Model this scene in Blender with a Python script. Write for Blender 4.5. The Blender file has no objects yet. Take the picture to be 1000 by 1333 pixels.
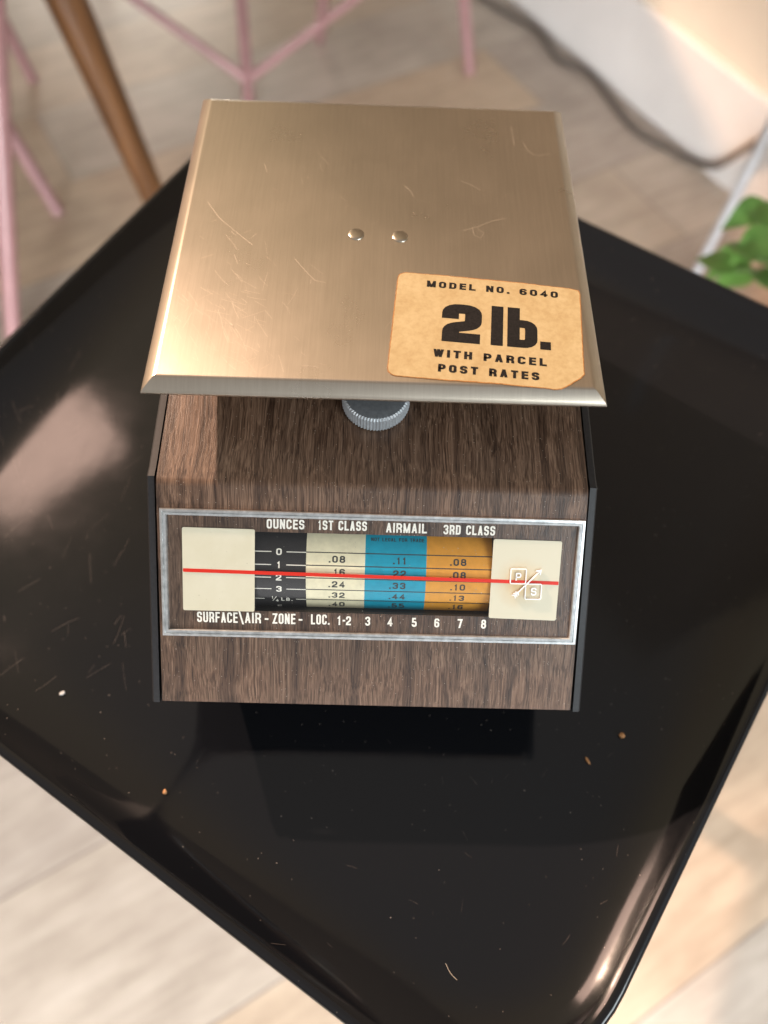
import bpy, bmesh, math, random
from mathutils import Vector, Matrix
random.seed(7)
scene = bpy.context.scene
col = scene.collection

# ------------------------------------------------------------------ camera
Z0 = 0.6214                     # height of the weighing platform above the room floor
TRAY = Z0 - 0.1214              # height of the tray surface
CAM_R = Vector((0.9995, 0.0159, 0.0272))
CAM_U = Vector((-0.0272, 0.8730, 0.4870))
CAM_F = Vector((0.0160, 0.4875, -0.8730))
CAM_C = Vector((0.0, -0.2298, 0.1949 + Z0))
cam_d = bpy.data.cameras.new('camera')
cam = bpy.data.objects.new('camera', cam_d)
col.objects.link(cam)
m = Matrix((CAM_R, CAM_U, -CAM_F)).transposed().to_4x4()
m.translation = CAM_C
cam.matrix_world = m
cam_d.sensor_fit = 'VERTICAL'
cam_d.sensor_height = 24
cam_d.lens = 993.3 * 24 / 1333
cam_d.clip_start = 0.01
cam_d.clip_end = 60
cam_d.dof.use_dof = True
cam_d.dof.focus_distance = 0.262
cam_d.dof.aperture_fstop = 3.6
scene.camera = cam

# ------------------------------------------------------------------ light
world = bpy.data.worlds.new('World')
scene.world = world
world.use_nodes = True
wn, wl = world.node_tree.nodes, world.node_tree.links
bg = wn['Background']
tc = wn.new('ShaderNodeTexCoord')
sp = wn.new('ShaderNodeSeparateXYZ')
wl.new(tc.outputs['Generated'], sp.inputs[0])


def wramp(axis, lo, hi, stops):
    mr = wn.new('ShaderNodeMapRange')
    mr.interpolation_type = 'SMOOTHSTEP'
    mr.inputs[1].default_value, mr.inputs[2].default_value = lo, hi
    wl.new(sp.outputs[axis], mr.inputs[0])
    r = wn.new('ShaderNodeValToRGB')
    els = r.color_ramp.elements
    while len(els) < len(stops):
        els.new(0.5)
    for e, (p, c) in zip(els, stops):
        e.position, e.color = p, (*c, 1)
    wl.new(mr.outputs[0], r.inputs[0])
    return mr.outputs[0], r.outputs[0]


def wmix(fac, a, b):
    x = wn.new('ShaderNodeMix')
    x.data_type = 'RGBA'
    wl.new(fac, x.inputs[0])
    wl.new(a, x.inputs[6])
    wl.new(b, x.inputs[7])
    return x.outputs[2]


# the room around: warm walls beyond the table, cooler daylight on the photographer's side, dull ceiling
_, far = wramp('X', -0.75, 0.75, [(0, (0.78, 0.66, 0.46)), (0.5, (0.62, 0.48, 0.32)), (1, (0.46, 0.345, 0.235))])
_, near = wramp('X', -0.8, 0.8, [(0, (0.44, 0.40, 0.37)), (1, (0.66, 0.72, 0.78))])
_, ceil = wramp('X', -0.6, 0.6, [(0, (0.46, 0.41, 0.375)), (1, (0.38, 0.36, 0.345))])
fy, _ = wramp('Y', -0.35, 0.35, [(0, (0, 0, 0)), (1, (1, 1, 1))])
fz, _ = wramp('Z', 0.80, 0.97, [(0, (0, 0, 0)), (1, (1, 1, 1))])
_, low = wramp('Z', -0.15, 0.42, [(0, (0.42, 0.36, 0.33)), (1, (1, 1, 1))])
dim = wn.new('ShaderNodeMix')
dim.data_type = 'RGBA'
dim.blend_type = 'MULTIPLY'
dim.inputs[0].default_value = 1.0
wl.new(wmix(fz, wmix(fy, near, far), ceil), dim.inputs[6])
wl.new(low, dim.inputs[7])
wl.new(dim.outputs[2], bg.inputs[0])
bg.inputs[1].default_value = 0.80


def look(o, target):
    d = Vector(target) - o.location
    o.rotation_euler = d.to_track_quat('-Z', 'Y').to_euler()


def area(name, loc, target, sx, sy, power, color):
    l = bpy.data.lights.new(name, 'AREA')
    l.shape = 'RECTANGLE'
    l.size, l.size_y = sx, sy
    l.energy = power
    l.color = color
    o = bpy.data.objects.new(name, l)
    col.objects.link(o)
    o.location = loc
    look(o, target)
    return o


ctr = Vector((0, 0, Z0))
# low sunlight coming through the room from the far left
l = bpy.data.lights.new('sunbeam_lamp', 'SPOT')
l.energy = 820
l.color = (1.0, 0.70, 0.52)
l.shadow_soft_size = 0.035
l.spot_size = math.radians(11.5)
l.spot_blend = 0.35
o = bpy.data.objects.new('sunbeam_lamp', l)
col.objects.link(o)
o.location = ctr + Vector((-0.67, 0.53, 0.60)).normalized() * 3.2
look(o, ctr + Vector((-0.04, -0.02, 0)))
# a second, softer patch of the same sunlight on the floor beside the wall
l2 = bpy.data.lights.new('sunbeam_lamp_floor', 'SPOT')
l2.energy = 900
l2.color = (1.0, 0.60, 0.38)
l2.shadow_soft_size = 0.10
l2.spot_size = math.radians(9.5)
l2.spot_blend = 0.7
o = bpy.data.objects.new('sunbeam_lamp_floor', l2)
col.objects.link(o)
spot_at = Vector((0.47, 0.86, 0.02))
o.location = spot_at + Vector((-0.67, 0.53, 0.60)).normalized() * 3.2
look(o, spot_at)
# curtained window on the far left, cool window behind the photographer
area('window_lamp_left', ctr + Vector((-0.90, 0.90, 1.15)), ctr, 0.36, 0.42, 5.0, (1.0, 0.66, 0.53))
# added fill lamp, low at the far end, brightens far floor and chair legs
o = area('fill_lamp_far', (-0.70, 3.10, 0.42), (-0.15, 1.15, 0.0), 1.4, 0.5, 6.5, (1.0, 0.93, 0.82))
o.data.spread = math.radians(80)
# added fill lamp below tray height behind the photographer, brightens the near floor
o = area('fill_lamp_near', (-0.15, -1.60, 0.33), (-0.05, -0.30, 0.0), 1.2, 0.4, 14.5, (0.98, 0.98, 1.0))
o.data.spread = math.radians(50)
area('window_lamp_front', ctr + Vector((1.10, -1.25, 0.70)), ctr + Vector((0.1, -0.5, -0.5)), 0.9, 0.8, 21, (0.88, 0.97, 1.0))

scene.view_settings.view_transform = 'Standard'
scene.view_settings.look = 'None'
scene.view_settings.exposure = 0.0
scene.view_settings.gamma = 1.0
scene.view_settings.use_curve_mapping = False
scene.render.engine = 'CYCLES'
scene.cycles.use_denoising = True
scene.cycles.max_bounces = 8


# ------------------------------------------------------------------ materials
def srgb(r, g, b):
    f = lambda c: ((c / 255 + 0.055) / 1.055) ** 2.4 if c > 10 else c / 255 / 12.92
    return (f(r), f(g), f(b), 1)


class NT:
    def __init__(self, name):
        self.m = bpy.data.materials.new(name)
        self.m.use_nodes = True
        self.n = self.m.node_tree.nodes
        self.l = self.m.node_tree.links
        self.b = self.n['Principled BSDF']

    def node(self, t, **kw):
        x = self.n.new(t)
        for k, v in kw.items():
            setattr(x, k, v)
        return x

    def link(self, a, b):
        self.l.new(a, b)

    def coords(self, kind='Object', scale=(1, 1, 1), rot=(0, 0, 0)):
        t = self.node('ShaderNodeTexCoord')
        mp = self.node('ShaderNodeMapping')
        mp.inputs['Scale'].default_value = scale
        mp.inputs['Rotation'].default_value = rot
        self.link(t.outputs[kind], mp.inputs[0])
        return mp.outputs[0]

    def noise(self, vec, scale=1.0, detail=4, rough=0.55):
        x = self.node('ShaderNodeTexNoise')
        x.inputs['Scale'].default_value = scale
        x.inputs['Detail'].default_value = detail
        x.inputs['Roughness'].default_value = rough
        self.link(vec, x.inputs['Vector'])
        return x.outputs['Fac']

    def ramp(self, fac, stops):
        x = self.node('ShaderNodeValToRGB')
        els = x.color_ramp.elements
        while len(els) < len(stops):
            els.new(0.5)
        for e, (p, c) in zip(els, stops):
            e.position = p
            e.color = c if len(c) == 4 else (*c, 1)
        self.link(fac, x.inputs[0])
        return x.outputs[0]

    def mix(self, fac, a, b, mode='MIX'):
        x = self.node('ShaderNodeMix', data_type='RGBA', blend_type=mode)
        for s, v in ((x.inputs[0], fac), (x.inputs[6], a), (x.inputs[7], b)):
            if hasattr(v, 'links'):
                self.link(v, s)
            else:
                s.default_value = v
        return x.outputs[2]

    def math(self, op, a, b=0.0):
        x = self.node('ShaderNodeMath', operation=op)
        for s, v in ((x.inputs[0], a), (x.inputs[1], b)):
            if hasattr(v, 'links'):
                self.link(v, s)
            else:
                s.default_value = v
        return x.outputs[0]

    def set(self, **kw):
        for k, v in kw.items():
            s = self.b.inputs[k.replace('_', ' ')]
            if hasattr(v, 'links'):
                self.link(v, s)
            else:
                s.default_value = v
        return self

    def bump(self, h, strength=0.3, dist=0.0005):
        x = self.node('ShaderNodeBump')
        x.inputs['Strength'].default_value = strength
        x.inputs['Distance'].default_value = dist
        self.link(h, x.inputs['Height'])
        self.link(x.outputs[0], self.b.inputs['Normal'])
        return self

    def specks(self, vec, scale, size, keep):
        """0..1 mask of small dust grains: voronoi cells, only some of them filled"""
        v = self.node('ShaderNodeTexVoronoi')
        v.inputs['Scale'].default_value = scale
        self.link(vec, v.inputs['Vector'])
        near = self.math('LESS_THAN', v.outputs['Distance'], size)
        s = self.node('ShaderNodeSeparateColor')
        self.link(v.outputs['Color'], s.inputs[0])
        some = self.math('LESS_THAN', s.outputs[0], keep)
        return self.math('MULTIPLY', near, some)


def plain(name, color, rough=0.5, metal=0.0, var=0.06, scale=60, spec=0.5, coat=0.0):
    t = NT(name)
    f = t.noise(t.coords('Object'), scale, 5)
    c2 = tuple(max(0, x * (1 - 2.2 * var)) for x in color[:3]) + (1,)
    c3 = tuple(min(1, x * (1 + 1.2 * var)) for x in color[:3]) + (1,)
    t.set(Base_Color=t.ramp(f, [(0.25, c2), (0.75, c3)]), Roughness=rough, Metallic=metal)
    t.b.inputs['Specular IOR Level'].default_value = spec
    t.b.inputs['Coat Weight'].default_value = coat
    t.b.inputs['Coat Roughness'].default_value = 0.08
    return t.m


def veneer(name, tone=1.0, rough=0.42, coat=0.0):
    t = NT(name)
    uv = t.coords('UV')
    mp = t.node('ShaderNodeMapping')
    mp.inputs['Scale'].default_value = (1, 0.035, 1)
    t.link(uv, mp.inputs[0])
    # gentle waviness of the grain
    w = t.node('ShaderNodeTexNoise')
    w.inputs['Scale'].default_value = 45
    w.inputs['Detail'].default_value = 2
    t.link(uv, w.inputs['Vector'])
    add = t.node('ShaderNodeVectorMath', operation='SCALE')
    t.link(w.outputs['Color'], add.inputs[0])
    add.inputs['Scale'].default_value = 0.0022
    sm = t.node('ShaderNodeVectorMath', operation='ADD')
    t.link(mp.outputs[0], sm.inputs[0])
    t.link(add.outputs[0], sm.inputs[1])
    v = sm.outputs[0]
    fine = t.noise(v, 2900, 5, 0.6)
    wide = t.noise(v, 330, 3, 0.5)
    bands = t.noise(v, 60, 2, 0.5)
    k = tone
    base = t.ramp(fine, [(0.30, (0.045 * k, 0.026 * k, 0.016 * k)), (0.46, (0.12 * k, 0.072 * k, 0.046 * k)),
                         (0.60, (0.19 * k, 0.122 * k, 0.082 * k)), (0.78, (0.29 * k, 0.20 * k, 0.142 * k))])
    dark = t.ramp(wide, [(0.34, (0.50, 0.47, 0.46)), (0.54, (1, 1, 1))])
    c = t.mix(1.0, base, dark, 'MULTIPLY')
    dark2 = t.ramp(bands, [(0.35, (0.80, 0.77, 0.75)), (0.6, (1.06, 1.0, 0.96))])
    c = t.mix(1.0, c, dark2, 'MULTIPLY')
    mp2 = t.node('ShaderNodeMapping')
    mp2.inputs['Scale'].default_value = (1, 0.075, 1)
    t.link(uv, mp2.inputs[0])
    wob_ = t.node('ShaderNodeVectorMath', operation='ADD')
    t.link(mp2.outputs[0], wob_.inputs[0])
    t.link(add.outputs[0], wob_.inputs[1])
    pores = t.noise(wob_.outputs[0], 1500, 3, 0.6)
    c = t.mix(1.0, c, t.ramp(pores, [(0.50, (1, 1, 1)), (0.61, (0.48, 0.43, 0.40))]), 'MULTIPLY')
    d1 = t.specks(uv, 520, 0.075, 0.28)
    d2 = t.specks(uv, 1300, 0.16, 0.09)
    dm = t.math('MULTIPLY', t.math('MAXIMUM', d1, d2), 0.55)
    c = t.mix(dm, c, (0.55, 0.48, 0.40, 1))
    t.set(Base_Color=c, Roughness=rough)
    t.b.inputs['Coat Weight'].default_value = coat
    t.b.inputs['Coat Roughness'].default_value = 0.12
    t.bump(fine, 0.35, 0.0003)
    return t.m


M = {}
M['veneer'] = veneer('walnut_veneer', 1.14)
M['hairline'] = plain('hairline_scuff', (0.16, 0.125, 0.11, 1), 0.5, var=0.3, scale=300)
M['veneer_dial'] = veneer('walnut_print', 0.85, 0.35, 0.6)
M['black_panel'] = plain('black_moulded_plastic', (0.018, 0.018, 0.020, 1), 0.42, var=0.2, scale=900)
M['black_matte'] = plain('dark_inside', (0.012, 0.012, 0.012, 1), 0.8)
t = NT('cream_plastic')
v = t.coords('Object')
base = t.ramp(t.noise(v, 70, 6, 0.6), [(0.3, srgb(210, 203, 176)), (0.7, srgb(219, 213, 190))])
d = t.math('MULTIPLY', t.math('MAXIMUM', t.specks(v, 420, 0.08, 0.22), t.specks(v, 1100, 0.12, 0.10)), 0.35)
t.set(Base_Color=t.mix(d, base, (0.25, 0.19, 0.12, 1)), Roughness=0.38)
t.b.inputs['Coat Weight'].default_value = 0.3
M['cream'] = t.m
t = NT('cream_plastic_brown_spot')  # cream plastic, browner towards the middle around the emblem
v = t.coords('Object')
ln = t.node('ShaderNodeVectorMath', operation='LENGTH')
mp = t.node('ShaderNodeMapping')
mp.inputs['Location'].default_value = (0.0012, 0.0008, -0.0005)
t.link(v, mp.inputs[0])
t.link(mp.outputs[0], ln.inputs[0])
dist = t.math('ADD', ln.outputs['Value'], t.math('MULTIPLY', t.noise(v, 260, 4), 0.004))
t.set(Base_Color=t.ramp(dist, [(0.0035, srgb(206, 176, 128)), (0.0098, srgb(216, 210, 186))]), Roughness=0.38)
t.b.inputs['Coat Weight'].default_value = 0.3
M['cream_brown_spot'] = t.m
M['white_ink'] = plain('white_ink', srgb(240, 236, 224), 0.45, var=0.02)
M['red_ink'] = plain('red_ink', srgb(214, 38, 14), 0.4, var=0.03)
M['emblem'] = plain('white_emblem', (0.92, 0.93, 0.93, 1), 0.3, var=0.01)
M['ink'] = plain('black_ink', (0.014, 0.012, 0.011, 1), 0.7, var=0.3, scale=1500, spec=0.2)
M['grey_ink'] = plain('grey_ink', (0.045, 0.045, 0.042, 1), 0.6, var=0.2, scale=1500)


def drum_mat(name, c):
    t = NT(name)
    f = t.noise(t.coords('Object'), 350, 6)
    c2 = tuple(x * 0.85 for x in c[:3])
    base = t.ramp(f, [(0.3, c2), (0.7, c)])
    d = t.math('MULTIPLY', t.specks(t.coords('Object'), 800, 0.16, 0.07), 0.5)
    t.set(Base_Color=t.mix(d, base, (0.5, 0.48, 0.42, 1)), Roughness=0.55)
    return t.m


M['drum_black'] = drum_mat('drum_black', (0.025, 0.023, 0.024, 1))
M['drum_cream'] = drum_mat('drum_cream', srgb(240, 230, 196))
M['drum_blue'] = drum_mat('drum_blue', srgb(0, 156, 186))
M['drum_amber'] = drum_mat('drum_amber', srgb(224, 154, 52))

# brushed aluminium, lines running front to back
t = NT('brushed_aluminium')
v = t.coords('UV', (1, 0.02, 1))
br = t.noise(v, 3800, 4, 0.7)
br2 = t.noise(v, 900, 3, 0.6)
sm = t.noise(t.coords('UV'), 28, 5, 0.6)
colr = t.ramp(t.math('ADD', t.math('MULTIPLY', br, 0.6), t.math('MULTIPLY', br2, 0.4)),
              [(0.3, (0.55, 0.48, 0.39)), (0.7, (0.65, 0.575, 0.475))])
ro = t.node('ShaderNodeMapRange')
ro.inputs[3].default_value = 0.24
ro.inputs[4].default_value = 0.33
t.link(sm, ro.inputs[0])
t.set(Base_Color=colr, Metallic=1.0, Roughness=ro.outputs[0], Anisotropic=0.55)
tg = t.node('ShaderNodeTangent', direction_type='UV_MAP')
t.link(tg.outputs[0], t.b.inputs['Tangent'])
t.bump(br, 0.10, 0.0001)
M['alu'] = t.m
M['scratch'] = plain('scratch', (0.80, 0.69, 0.55, 1), 0.45, metal=0.75)
M['rivet'] = plain('rivet_metal', (0.58, 0.51, 0.41, 1), 0.28, metal=1.0)
M['chrome'] = plain('worn_chrome', (0.72, 0.74, 0.74, 1), 0.30, metal=0.85, var=0.15, scale=400)
M['knob_grey'] = plain('grey_knob', (0.17, 0.18, 0.19, 1), 0.5, metal=0.25, var=0.12, scale=700)
M['knob_edge'] = plain('knurled_edge', (0.42, 0.45, 0.47, 1), 0.38, metal=0.4, var=0.1, scale=700)

# aged paper sticker
t = NT('aged_paper')
cc = t.coords('Object')
n1 = t.noise(cc, 90, 6, 0.6)
n2 = t.noise(cc, 500, 5, 0.7)
c = t.ramp(n1, [(0.28, srgb(180, 154, 108)), (0.5, srgb(190, 167, 122)), (0.75, srgb(198, 176, 132))])
c = t.mix(1.0, c, t.ramp(n2, [(0.3, (0.86, 0.82, 0.76)), (0.6, (1, 1, 1))]), 'MULTIPLY')
t.set(Base_Color=c, Roughness=0.6)
M['paper'] = t.m
M['paper_edge'] = plain('worn_paper_edge', srgb(172, 118, 62), 0.7, var=0.2, scale=800)

# glossy black lacquer tray
t = NT('black_lacquer')
cc = t.coords('Object')
sm = t.noise(cc, 14, 6, 0.65)
ro = t.node('ShaderNodeMapRange')
ro.inputs[1].default_value = 0.35
ro.inputs[2].default_value = 0.75
ro.inputs[3].default_value = 0.07
ro.inputs[4].default_value = 0.16
t.link(sm, ro.inputs[0])
d = t.math('MULTIPLY', t.math('MAXIMUM', t.specks(cc, 170, 0.035, 0.5), t.specks(cc, 420, 0.06, 0.25)), 0.6)
c = t.mix(d, (0.0055, 0.006, 0.0075, 1), (0.40, 0.34, 0.30, 1))
t.set(Base_Color=c, Roughness=ro.outputs[0])
t.bump(t.math('ADD', t.noise(cc, 30, 2), t.math('MULTIPLY', t.noise(cc, 110, 3), 0.25)), 0.11, 0.0006)
M['lacquer'] = t.m

# laminate floor planks, laid at 31 degrees to the view
t = NT('laminate_planks')
cc = t.coords('Object', (1, 1, 1), (0, 0, math.radians(-31)))
bk = t.node('ShaderNodeTexBrick')
bk.offset = 0.37
bk.inputs['Color1'].default_value = (0, 0, 0, 1)
bk.inputs['Color2'].default_value = (1, 1, 1, 1)
bk.inputs['Mortar'].default_value = (0.5, 0.5, 0.5, 1)
bk.inputs['Scale'].default_value = 1.0
bk.inputs['Mortar Size'].default_value = 0.0012
bk.inputs['Brick Width'].default_value = 1.25
bk.inputs['Row Height'].default_value = 0.19
t.link(cc, bk.inputs['Vector'])
mp = t.node('ShaderNodeMapping')
mp.inputs['Scale'].default_value = (1, 6, 1)
t.link(cc, mp.inputs[0])
g1 = t.noise(mp.outputs[0], 9, 8, 0.62)
g2 = t.noise(cc, 5, 4, 0.6)
grain = t.ramp(g1, [(0.28, (0.37, 0.33, 0.285)), (0.5, (0.47, 0.425, 0.375)), (0.72, (0.55, 0.51, 0.46))])
tint = t.ramp(bk.outputs['Color'], [(0.0, (0.84, 0.80, 0.78)), (0.55, (1.0, 0.98, 0.95)), (0.8, (1.04, 0.96, 0.86)), (1.0, (1.05, 0.88, 0.70))])
c = t.mix(1.0, grain, tint, 'MULTIPLY')
c = t.mix(1.0, c, t.ramp(g2, [(0.3, (0.78, 0.74, 0.72)), (0.65, (1.05, 1.02, 1.0))]), 'MULTIPLY')
c = t.mix(t.math('MULTIPLY', bk.outputs['Fac'], 0.6), c, (0.12, 0.09, 0.07, 1))
t.set(Base_Color=c, Roughness=0.42)
M['floor'] = t.m

M['pink'] = plain('pink_paint', srgb(150, 114, 114), 0.35, var=0.05)
M['teak'] = None
t = NT('teak_wood')
v = t.coords('Object', (60, 60, 4))
g = t.noise(v, 1.2, 6, 0.6)
t.set(Base_Color=t.ramp(g, [(0.3, (0.050, 0.020, 0.006)), (0.6, (0.110, 0.046, 0.014)), (0.8, (0.15, 0.070, 0.026))]), Roughness=0.4)
M['teak'] = t.m
M['wall'] = plain('cream_wall_paint', (0.60, 0.54, 0.44, 1), 0.7, var=0.03, scale=8)
M['skirting'] = plain('white_gloss_paint', (0.60, 0.58, 0.555, 1), 0.3, var=0.03, scale=10)
M['cable'] = plain('dark_rubber', (0.075, 0.060, 0.050, 1), 0.6)
M['steel'] = plain('polished_steel', (0.66, 0.69, 0.73, 1), 0.32, metal=0.7)
M['leaf'] = None
t = NT('leaf_green')
g = t.noise(t.coords('Object'), 30, 4)
t.set(Base_Color=t.ramp(g, [(0.3, (0.06, 0.15, 0.025)), (0.7, (0.17, 0.32, 0.075))]), Roughness=0.35)
M['leaf'] = t.m
M['stem'] = plain('green_stem', (0.07, 0.13, 0.03, 1), 0.5)
M['terracotta'] = plain('terracotta', (0.46, 0.21, 0.13, 1), 0.75, var=0.12, scale=40)
M['soil'] = plain('soil', (0.035, 0.024, 0.016, 1), 0.95, var=0.4, scale=90)
M['crumb'] = plain('toasted_crumb', (0.62, 0.30, 0.12, 1), 0.6, var=0.3, scale=900)
M['hairline_pale'] = plain('pale_fibre', (0.45, 0.38, 0.30, 1), 0.7)
M['lint'] = plain('white_lint', (0.75, 0.73, 0.70, 1), 0.8, var=0.1)


# ------------------------------------------------------------------ mesh helpers
class MB:
    def __init__(self):
        self.v, self.f, self.mi, self.uv, self.mats = [], [], [], {}, []

    def mat(self, m):
        if m not in self.mats:
            self.mats.append(m)
        return self.mats.index(m)

    def add(self, verts, faces, m, uvs=None):
        b = len(self.v)
        self.v += [tuple(p) for p in verts]
        k = self.mat(m)
        for f in faces:
            self.f.append([b + i for i in f])
            self.mi.append(k)
        if uvs:
            for i, u in enumerate(uvs):
                self.uv[b + i] = u

    def build(self, name, parent=None, loc=(0, 0, 0), smooth=True, angle=35, fix=True):
        me = bpy.data.meshes.new(name)
        L = Vector(loc)
        me.from_pydata([tuple(Vector(p) - L) for p in self.v], [], self.f)
        for mm in self.mats:
            me.materials.append(mm)
        me.polygons.foreach_set('material_index', self.mi)
        if self.uv:
            ul = me.uv_layers.new(name='UVMap')
            for lp in me.loops:
                ul.data[lp.index].uv = self.uv.get(lp.vertex_index, (0, 0))
        if fix:
            bm = bmesh.new()
            bm.from_mesh(me)
            bmesh.ops.recalc_face_normals(bm, faces=bm.faces)
            bm.to_mesh(me)
            bm.free()
        if smooth:
            me.polygons.foreach_set('use_smooth', [True] * len(me.polygons))
            me.set_sharp_from_angle(angle=math.radians(angle))
        me.update()
        o = bpy.data.objects.new(name, me)
        col.objects.link(o)
        if parent:
            o.parent = parent
            o.location = L - world_loc(parent)
        else:
            o.location = L
        return o


def world_loc(o):
    p = Vector(o.location)
    while o.parent:
        o = o.parent
        p += Vector(o.location)
    return p


def thing(name, label, cat, loc=(0, 0, 0), group=None):
    o = bpy.data.objects.new(name, None)
    o.empty_display_size = 0.02
    col.objects.link(o)
    o.location = loc
    return tag(o, label, cat, group)


def tag(o, label, cat, group=None):
    o['label'] = label
    o['category'] = cat
    if group:
        o['group'] = group
    return o


def loft(mb, rings, m, closed=True, cap0=False, cap1=False, uvf=None):
    n = len(rings[0])
    verts = [p for r in rings for p in r]
    faces = []
    for i in range(len(rings) - 1):
        for j in range(n if closed else n - 1):
            k = (j + 1) % n
            faces.append([i * n + j, i * n + k, (i + 1) * n + k, (i + 1) * n + j])
    if cap0:
        faces.append(list(range(n)))
    if cap1:
        faces.append([(len(rings) - 1) * n + j for j in range(n)])
    mb.add(verts, faces, m, [uvf(p) for p in verts] if uvf else None)


def tube(mb, pts, rad, m, n=14, caps=True):
    pts = [Vector(p) for p in pts]
    rads = rad if isinstance(rad, (list, tuple)) else [rad] * len(pts)
    rings = []
    up = Vector((0.13, 0.37, 0.92)).normalized()
    for i, p in enumerate(pts):
        d = (pts[min(i + 1, len(pts) - 1)] - pts[max(i - 1, 0)]).normalized()
        a = d.cross(up)
        if a.length < 1e-3:
            a = d.cross(Vector((1, 0, 0)))
        a.normalize()
        b = d.cross(a).normalized()
        rings.append([p + (a * math.cos(2 * math.pi * k / n) + b * math.sin(2 * math.pi * k / n)) * rads[i] for k in range(n)])
    loft(mb, rings, m, True, caps, caps)


def smooth_path(pts, n=8):
    pts = [Vector(p) for p in pts]
    out = []
    P = [pts[0] * 2 - pts[1]] + pts + [pts[-1] * 2 - pts[-2]]
    for i in range(1, len(P) - 2):
        a, b, c, d = P[i - 1], P[i], P[i + 1], P[i + 2]
        for k in range(n):
            s = k / n
            out.append(0.5 * ((2 * b) + (c - a) * s + (2 * a - 5 * b + 4 * c - d) * s * s + (3 * b - a - 3 * c + d) * s ** 3))
    out.append(pts[-1])
    return out


def ray_at(px, py, z):
    """point of the room at height z that the photograph shows at that pixel"""
    d = CAM_R * ((px - 500) / 993.3) + CAM_U * (-(py - 666.5) / 993.3) + CAM_F
    return CAM_C + d * ((z - CAM_C.z) / d.z)


# ------------------------------------------------------------------ lettering made of strokes
G = {
    'A': [([(0, 0), (.5, 1)], 4), ([(1, 0), (.5, 1)], 4), ([(.2, .27), (.8, .27)], 5)],
    'B': [([(0, 0), (0, 1), (.92, 1), (.92, .53), (0, .53)], 1), ([(0, .53), (1, .53), (1, 0), (0, 0)], 1)],
    'C': [([(1, .7), (1, 1), (0, 1), (0, 0), (1, 0), (1, .3)], 1)],
    'D': [([(0, 0), (0, 1), (1, 1), (1, 0), (0, 0)], 2)],
    'E': [([(1, 1), (0, 1), (0, 0), (1, 0)], 0), ([(0, .52), (.92, .52)], 0)],
    'F': [([(1, 1), (0, 1), (0, 0)], 0), ([(0, .5), (.9, .5)], 0)],
    'G': [([(1, .72), (1, 1), (0, 1), (0, 0), (1, 0), (1, .48), (.55, .48)], 1)],
    'H': [([(0, 0), (0, 1)], 0), ([(1, 0), (1, 1)], 0), ([(0, .5), (1, .5)], 0)],
    'I': [([(.5, 0), (.5, 1)], 0)],
    'L': [([(0, 1), (0, 0), (1, 0)], 0)],
    'M': [([(0, 0), (0, 1)], 0), ([(1, 0), (1, 1)], 0), ([(.5, 0), (0, 1)], 4), ([(.5, 0), (1, 1)], 4)],
    'N': [([(0, 0), (0, 1)], 0), ([(1, 0), (1, 1)], 0), ([(1, 0), (0, 1)], 4)],
    'O': [([(0, .5), (0, 1), (1, 1), (1, 0), (0, 0), (0, .5)], 1)],
    'P': [([(0, 0), (0, 1), (1, 1), (1, .42), (0, .42)], 2)],
    'R': [([(0, 0), (0, 1), (1, 1), (1, .46), (0, .46)], 2), ([(.5, .46), (1, .3), (1, 0)], 1)],
    'S': [([(1, .72), (1, 1), (0, 1), (0, .52), (1, .52), (1, 0), (0, 0), (0, .28)], 1)],
    'T': [([(0, 1), (1, 1)], 0), ([(.5, 0), (.5, 1)], 0)],
    'U': [([(0, 1), (0, 0), (1, 0), (1, 1)], 1)],
    'W': [([(.26, 0), (0, 1)], 4), ([(.26, 0), (.5, 1)], 4), ([(.74, 0), (.5, 1)], 4), ([(.74, 0), (1, 1)], 4)],
    'Z': [([(0, 1), (1, 1)], 0), ([(0, 0), (1, 0)], 0), ([(0, 0), (1, 1)], 4)],
    '0': [([(0, .5), (0, 1), (1, 1), (1, 0), (0, 0), (0, .5)], 1)],
    '1': [([(.12, .74), (.62, 1), (.62, 0)], 0)],
    '2': [([(0, .66), (0, 1), (1, 1), (1, .55), (0, .14), (0, 0)], 1), ([(0, 0), (1, 0)], 0)],
    '3': [([(0, .75), (0, 1), (1, 1), (1, .53), (.35, .53)], 1), ([(.35, .53), (1, .53), (1, 0), (0, 0), (0, .25)], 1)],
    '4': [([(.76, 0), (.76, 1), (0, .25), (1, .25)], 0)],
    '5': [([(.95, 1), (.08, 1), (.04, .56), (1, .58), (1, 0), (0, 0), (0, .24)], 3)],
    '6': [([(1, .76), (1, 1), (0, 1), (0, 0), (1, 0), (1, .56), (0, .56)], 1)],
    '7': [([(0, 1), (1, 1)], 0), ([(.36, 0), (1, 1)], 4)],
    '8': [([(.5, .53), (.05, .53), (.05, 1), (.95, 1), (.95, .53), (.5, .53)], 1), ([(.5, .53), (0, .53), (0, 0), (1, 0), (1, .53), (.5, .53)], 1)],
    '-': [([(0, .5), (1, .5)], 0)],
    '\\': [([(1, 0), (0, 1)], 4)],
    '/': [([(0, 0), (1, 1)], 4)],
}
WID = {'I': .34, '1': .72, '-': .62, '.': .3, ' ': .6, 'M': 1.22, 'W': 1.35, 'L': .9, 'E': .9, 'F': .9, 'T': .95, '\\': .5}


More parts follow.
